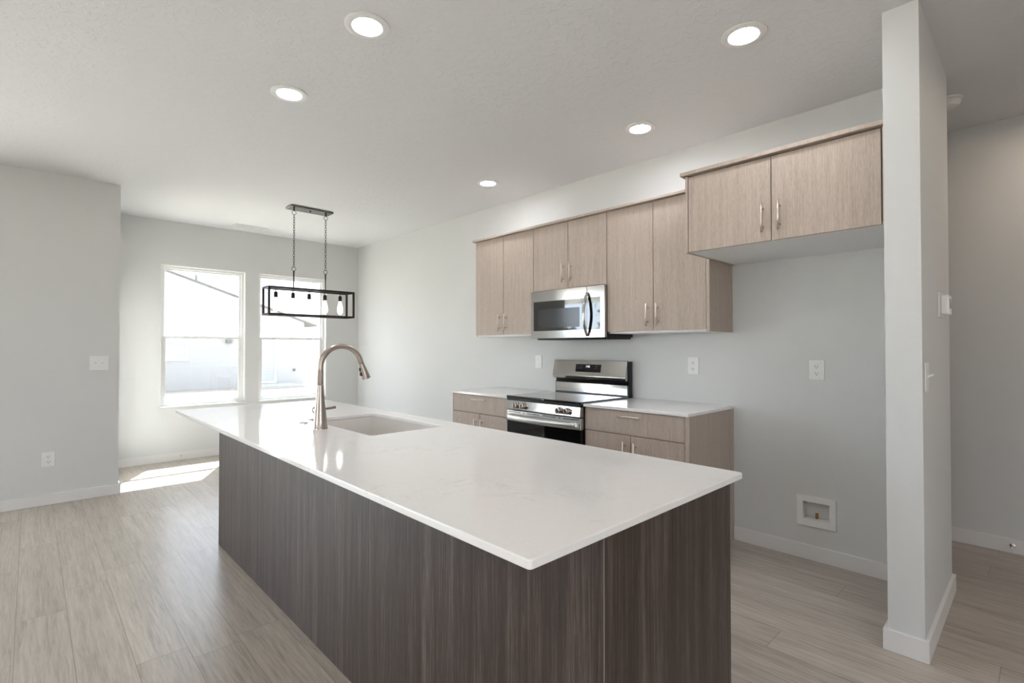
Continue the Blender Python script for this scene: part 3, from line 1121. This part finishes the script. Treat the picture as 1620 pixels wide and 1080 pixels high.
# ------------------------------------------------------------------ microwave
MX0, MX1, MF = -1.690, -.9255, -.385
MZ0, MZ1 = 1.377, 1.772
t = thing('microwave', 'stainless over-the-range microwave with black glass door and bowed handle', 'microwave', ((MX0 + MX1) / 2, -.2, MZ0))
obj('body', MB().box(MX0 + .006, MX1 - .006, MF + .032, -.001, MZ0 + .004, MZ1 - .001), M['blacksteel'], t, label='black case')
obj('vent_plate', MB().prism([(MF + .03, MZ0 + .0035), (MF + .045, MZ0 - .012), (-.03, MZ0 - .012), (-.02, MZ0 + .0035)], 'x', MX0 + .04, MX1 - .008), M['black'], t, label='black vented underside')
XS = -1.090
dr = obj('door', MB().box(MX0, XS - .0008, MF, MF + .031, MZ0, MZ1, .002), M['steel'], t)
cp = obj('control_panel', MB().box(XS + .0008, MX1, MF, MF + .031, MZ0, MZ1, .002), M['steel'], t)
pw = obj('window', MB().box(-1.656, XS - .002, MF - .0022, MF + .002, 1.439, 1.684, .0006), M['blackglass'], dr, label='black glass window')
obj('inner_window', MB().box(-1.602, -1.16, MF - .0028, MF, 1.464, 1.618, .0002), M['greyglass'], pw, label='grey perforated viewing area')
obj('key_panel', MB().box(XS + .002, -.965, MF - .0022, MF + .002, 1.439, 1.684, .0006), M['blackglass'], cp, label='black glass key panel')
hp = []
for k in range(17):
    u = k / 16
    hp.append((-1.083, MF - .004 - .048 * math.sin(math.pi * u) ** .7, 1.393 + u * .325))
obj('handle', MB().tube(hp, .0125, 14, squash=(1.0, .75)), M['steel'], dr, label='bowed vertical stainless handle')

# ------------------------------------------------------------------ pendant over the dining space
PXC = -4.015
t = thing('linear_pendant', 'dark bronze open box linear chandelier on two chains near the windows', 'chandelier', (PXC, -1.345, H))
cn = obj('canopy', MB().box(-4.10, -3.94, -1.567, -1.123, H - .022, H, .003), M['gloss'], t)
m = MB()
m.lathe([(.008, -.022), (.008, -.03), (0, -.031)], (PXC, -1.345, H), 'z', 12)
obj('screw_knob', m, M['bronze'], cn)
for y in (-1.513, -1.178):
    m = MB()
    m.lathe([(.009, -.022), (.009, -.045), (0, -.046)], (PXC, y, H), 'z', 12)
    m.loop((PXC, y, H - .066), (0, 1, 0), (0, 0, 1), .021, .021, .0025, 24)
    zt, zb = H - .088, 2.138
    nl = 20
    ll = (zt - zb) / nl
    for k in range(nl):
        zc_ = zt - (k + .5) * ll
        ax = (.7, .7, 0) if k % 2 else (.7, -.7, 0)
        m.loop((PXC, y, zc_), Vector(ax).normalized(), (0, 0, 1), .0085, ll * .5 + .004, .0021, 12, 5)
    m.loop((PXC, y, 2.117), (0, 1, 0), (0, 0, 1), .021, .021, .0025, 24)
    obj('chain', m, M['bronze'], t)
    obj('rod', MB().tube([(PXC, y, 2.096), (PXC, y, 2.03), (PXC, y, 1.896)], [.0085, .0065, .0055], 10), M['bronze'], t)
m = MB()
b = .0095
xa, xb = -4.10, -3.93
ya, yb = -1.782, -.897
za, zb = 1.637, 1.906
for x in (xa, xb):
    for z in (za, zb):
        m.box(x - b, x + b, ya - b, yb + b, z - b, z + b, .001)
    for y in (ya, yb):
        m.box(x - b, x + b, y - b, y + b, za + b, zb - b)
for y in (ya, yb):
    for z in (za, zb):
        m.box(xa + b, xb - b, y - b, y + b, z - b, z + b)
m.box(PXC - .008, PXC + .008, ya + b, yb - b, zb - .008, zb + .008)
obj('frame', m, M['bronze'], t)
for y in (-1.690, -1.519, -1.353, -1.183, -1.012):
    m = MB()
    m.tube([(PXC, y, zb - .008), (PXC, y, 1.868)], .004, 8)
    m.lathe([(0, .0), (.012, 0), (.0185, -.010), (.0185, -.058), (.0165, -.060), (0, -.060)], (PXC, y, 1.870), 'z', 20)
    so = obj('socket', m, M['bronze'], t)
    m = MB().lathe([(.0135, 0), (.015, -.015), (.024, -.05), (.031, -.085), (.031, -.105), (.024, -.130), (.010, -.146), (0, -.149)], (PXC, y, 1.812), 'z', 20)
    bu = obj('bulb', m, M['bulb'], so, label='clear lit filament bulb')

# ------------------------------------------------------------------ wall plates
def outlet(x, z, label, y=0.0):
    t = thing('outlet', label, 'power outlet', (x, y, z), 'white duplex outlets')
    obj('cover_plate', MB().box(x - .042, x + .042, y - .006, y, z - .0625, z + .0625, .003, 2), M['plastic'], t)
    for s in (-1, 1):
        zc_ = z + s * .0215
        m = MB()
        pts_ = [(x + .0165 * math.cos(a), zc_ + max(-.014, min(.014, .0175 * math.sin(a)))) for a in [2 * math.pi * k / 20 for k in range(20)]]
        m.prism(pts_, 'y', y - .0075, y - .005)
        rc = obj('receptacle', m, M['plastic'], t)
        m = MB()
        m.box(x - .0085, x - .0058, y - .0078, y - .006, zc_ - .002, zc_ + .0075)
        m.box(x + .0058, x + .0085, y - .0078, y - .006, zc_ - .002, zc_ + .0075)
        m.lathe([(.0032, 0), (.0032, .0018), (0, .0018)], (x, y - .006, zc_ - .0085), '-y', 10)
        obj('slots', m, M['slot'], rc)
    return t
o1 = outlet(-.4225, 1.168, 'white duplex outlet above the countertop right of the range')
dup(o1, (.373, 0, 1.162), 'white duplex outlet at counter height in the empty fridge alcove')
dup(o1, (XL, -3.366, .375), 'white duplex outlet low on the grey left wall near the floor', math.radians(90))

def switch_plate(x, y, z, n, label, kind='toggle'):
    t = thing('light_switch', label, 'light switch', (x, y, z), 'white switch plates')
    w = .042 + .023 * (n - 1)
    obj('cover_plate', MB().box(x - w, x + w, y - .006, y, z - .0625, z + .0625, .003, 2), M['plastic'], t)
    for k in range(n):
        xc = x + (k - (n - 1) / 2) * .046
        if kind == 'rocker':
            m = MB().prism([(y - .0055, z - .033), (y - .011, z - .033), (y - .0068, z), (y - .0075, z + .033), (y - .0055, z + .033)], 'x', xc - .0165, xc + .0165)
            obj('rocker', m, M['plastic'], t)
        else:
            m = MB().box(xc - .005, xc + .005, y - .007, y - .005, z - .012, z + .012)
            m.prism([(y - .005, z - .006), (y - .026, z + .008), (y - .026, z + .0145), (y - .005, z + .006)], 'x', xc - .0045, xc + .0045)
            obj('toggle', m, M['plastic'], t)
    return t
switch_plate(-1.962, 0, 1.167, 1, 'white single rocker switch on the wall left of the range', 'rocker')
s = switch_plate(0, 0, 0, 2, 'white two-gang switch plate on the grey left wall near its corner')
s.location = (XL, -3.0445, 1.168)
s.rotation_euler = (0, 0, math.radians(90))
s = switch_plate(0, 0, 0, 1, 'white single toggle switch on the partition side face below the thermostat')
s.location = (PX1, -.703, 1.173)
s.rotation_euler = (0, 0, math.radians(90))

# thermostat on the side of the partition
t = thing('thermostat', 'white thermostat on the side face of the partition wall', 'thermostat', (PX1, -.265, 1.503))
obj('mounting_plate', MB().box(PX1, PX1 + .009, -.338, -.190, 1.445, 1.565, .004, 2), M['plastic'], t)
bd = obj('housing', MB().box(PX1 + .009, PX1 + .040, -.318, -.210, 1.458, 1.552, .006, 2), M['plastic'], t)
obj('screen', MB().box(PX1 + .0395, PX1 + .0412, -.300, -.235, 1.487, 1.535), M['screen'], bd)

# recessed water supply box in the fridge alcove
t = thing('water_supply_box', 'white recessed ice maker water box low in the fridge alcove wall', 'outlet box', (.3625, 0, .295))
m = MB()
bx0, bx1, bz0, bz1 = .256, .469, .202, .388
ix0, ix1, iz0, iz1 = .291, .434, .245, .350
m.plate([(bx0, bz0), (bx1, bz0), (bx1, bz1), (bx0, bz1)], [[(ix0, iz0), (ix1, iz0), (ix1, iz1), (ix0, iz1)]], 'y', -.007, 0, .002)
obj('frame', m, M['plastic'], t)
mb_ = MB()
mb_.plate([(WB[0], WB[2]), (WB[1], WB[2]), (WB[1], WB[3]), (WB[0], WB[3])], [[(ix0, iz0), (ix1, iz0), (ix1, iz1), (ix0, iz1)]], 'y', -.001, .07)
mb_.box(WB[0], WB[1], .07, .0735, WB[2], WB[3])
obj('recess', mb_, M['plastic'], t)
m = MB()
m.lathe([(.007, 0), (.007, .010), (.0095, .010), (.0095, .020), (.006, .021), (.006, .028), (.009, .028), (.009, .034), (0, .034)], (.358, .030, iz0 + .0005), 'z', 14)
m.tube([(.358, .030, .262), (.358, .010, .262)], .0045, 8)
obj('valve', m, M['brass'], t, label='small brass shut-off valve')

# spring door stops on the baseboards
def stop(loc, d, label):
    t = thing('door_stop', label, 'door stop', loc, 'baseboard door stops')
    p = Vector(loc)
    dv = Vector(d)
    obj('base', MB().lathe([(.014, 0), (.014, .003), (.006, .006), (.006, .012), (0, .012)], p, d, 16), M['nickel'], t)
    pts_ = []
    for k in range(61):
        a = k / 60 * 2 * math.pi * 10
        q = dv.orthogonal().normalized()
        w = dv.cross(q)
        pts_.append(p + dv * (.012 + .045 * k / 60) + (q * math.cos(a) + w * math.sin(a)) * .0055)
    obj('spring', MB().tube(pts_, .0013, 5), M['nickel'], t)
    obj('tip', MB().lathe([(.0, .056), (.0085, .056), (.0085, .066), (.006, .069), (0, .069)], p, d, 14), M['plastic'], t)
    return t
stop((XB + BT, -2.20, .050), (1, 0, 0), 'small spring door stop on the baseboard below the left window')
stop((1.182, YH - BT, .047), (0, -1, 0), 'small spring door stop on the hallway baseboard')

# ------------------------------------------------------------------ outside
GZ = -.15
g = MB()
g.box(-160, 120, -160, 120, GZ - .2, GZ)
struct('ground', g, M['dirt'])
struct('trim_1', MB().box(-17.4, -13.8, -3.0, 1.4, GZ, GZ + .04), M['conc'])

HX = -19.0
t = thing('neighbor_house', 'white sided gabled house seen through the two windows', 'house', (HX - 4, .5, GZ))
yl_, yr_, ez, pk = -9.0, 4.43, 2.33, None
ypk = -2.3
slope = .338
ez = 2.33
pz = ez + slope * (yr_ - ypk)
m = MB()
m.prism([(yl_, GZ), (yr_, GZ), (yr_, ez), (ypk, pz), (yl_, ez)], 'x', HX - 9, HX)
wl_ = obj('wall', m, M['siding'], t)
m = MB()
oh = .5
m.prism([(ypk, pz + .005), (yr_ + oh, ez - slope * oh + .005), (yr_ + oh, ez - slope * oh + .065), (ypk, pz + .065), (yl_ - oh, ez - slope * oh + .065), (yl_ - oh, ez - slope * oh + .005)], 'x', HX - 9.3, HX + .06)
rf = obj('roof', m, M['roof'], t)
obj('vent_pipe', MB().tube([(HX - 1.5, 1.0, 3.2), (HX - 1.5, 1.0, 4.05)], .05, 10), M['roof'], rf)
def house_opening(name, y0, y1, z0, z1, parts):
    f = .07
    holes = []
    n = parts
    w = (y1 - y0 - f * (n + 1)) / n
    for k in range(n):
        a = y0 + f + k * (w + f)
        holes.append([(a, z0 + f), (a + w, z0 + f), (a + w, z1 - f), (a, z1 - f)])
    o = obj(name, MB().plate([(y0, z0), (y1, z0), (y1, z1), (y0, z1)], holes, 'x', HX, HX + .05), M['vinyl'], wl_)
    obj('pane', MB().box(HX + .003, HX + .02, y0 + f, y1 - f, z0 + f, z1 - f), M['darkpane'], o)
house_opening('window', -1.4, .46, .87, 1.53, 2)
house_opening('patio_door', 2.42, 3.36, GZ + .12, 1.62, 1)
obj('wall_lamp', MB().box(HX, HX + .12, 1.62, 1.80, 1.48, 1.70), M['roof'], t)
obj('hose_tap', MB().lathe([(.06, 0), (.06, .03), (.02, .04), (.02, .1), (0, .1)], (HX, 4.04, .45), 'x', 10), M['roof'], t)
tag(obj('concrete_stoop', MB().box(HX + .001, HX + 1.3, 2.2, 3.9, GZ, GZ + .1), M['conc'], None, (HX + .6, 2.7, GZ)), 'concrete stoop below the patio door of the white house', 'stoop')


t = thing('patio_cover', 'roof over the patio outside the sliding door', 'patio cover', (-5.4, -5.1, GZ))
obj('roof_slab', MB().box(-7.5, XL - T - .002, -7.6, -3.45, 2.45, 2.6, .004), M['trim'], t)
for y in (-7.4, -3.6):
    obj('post', MB().box(-7.45, -7.33, y - .06, y + .06, GZ, 2.45, .004), M['trim'], t)

def tree(loc, h, r, label, nleaf, seed, trunk=.12, bare=.35):
    rnd = random.Random(seed)
    t = thing('tree', label, 'tree', loc, 'trees outside')
    x, y, z = loc
    m = MB()
    m.tube([(x, y, z - .05), (x + .05, y, z + h * .3), (x, y + .05, z + h * .6), (x + .03, y, z + h * .9)], [trunk, trunk * .8, trunk * .5, trunk * .15], 8)
    for k in range(9):
        a = rnd.random() * 6.28
        zz_ = z + h * (bare + .5 * rnd.random())
        m.tube([(x, y, zz_), (x + math.cos(a) * r * .4, y + math.sin(a) * r * .4, zz_ + h * .1), (x + math.cos(a) * r * .8, y + math.sin(a) * r * .8, zz_ + h * .18)], [trunk * .35, trunk * .2, trunk * .06], 5)
    obj('trunk', m, M['bark'], t)
    m = MB()
    for k in range(nleaf):
        d = Vector((rnd.gauss(0, 1), rnd.gauss(0, 1), rnd.gauss(0, 1))).normalized() * (rnd.random() ** .4)
        p = Vector((x + d.x * r, y + d.y * r, z + h * (bare + (1 - bare) * .5) + d.z * h * (1 - bare) * .55))
        s = r * .07 * (.6 + rnd.random())
        u = Vector((rnd.gauss(0, 1), rnd.gauss(0, 1), rnd.gauss(0, 1))).normalized()
        v = u.orthogonal().normalized()
        w = u.cross(v) * .12
        vs = [m.bm.verts.new(q) for q in (p + u * s, p + v * s * .6 + w * s, p - u * s, p - v * s * .6 - w * s)]
        m.bm.faces.new(vs)
    obj('foliage', m, M['leaf'], t)
    return t

tree((-44, 18.5, GZ), 4.2, 1.6, 'slim young tree standing right of the white house', 500, 3, .10)
tree((-9.9, -14.0, GZ), 4.6, 1.25, 'leafy tree beyond the patio door, nearest the house', 500, 4, .10, .15)
tree((-30, -33, GZ), 3.4, 3.0, 'broad low tree far beyond the patio door', 1200, 5, .15, .1)
tree((-36, -31, GZ), 2.8, 3.2, 'rounded bushy tree at the back of the far row', 1200, 6, .15, .1)
tree((-40, -38, GZ), 3.8, 3.0, 'taller tree farthest beyond the patio door', 1200, 8, .15, .1)

t = thing('distant_house', 'far off pale house with grey roof right of the neighboring gable', 'house', (-75, 38, GZ))
w_ = obj('wall', MB().box(-80, -74, 33, 41.5, GZ, 2.6), M['siding'], t)
m = MB()
m.prism([(-81, 2.6), (-73, 2.6), (-77, 4.3)], 'y', 32.5, 42)
obj('roof', m, M['roof'], t)
m = MB()
m.box(-74, -73.95, 35, 39, GZ, 2.2)
obj('garage_door', m, M['vinyl'], w_)
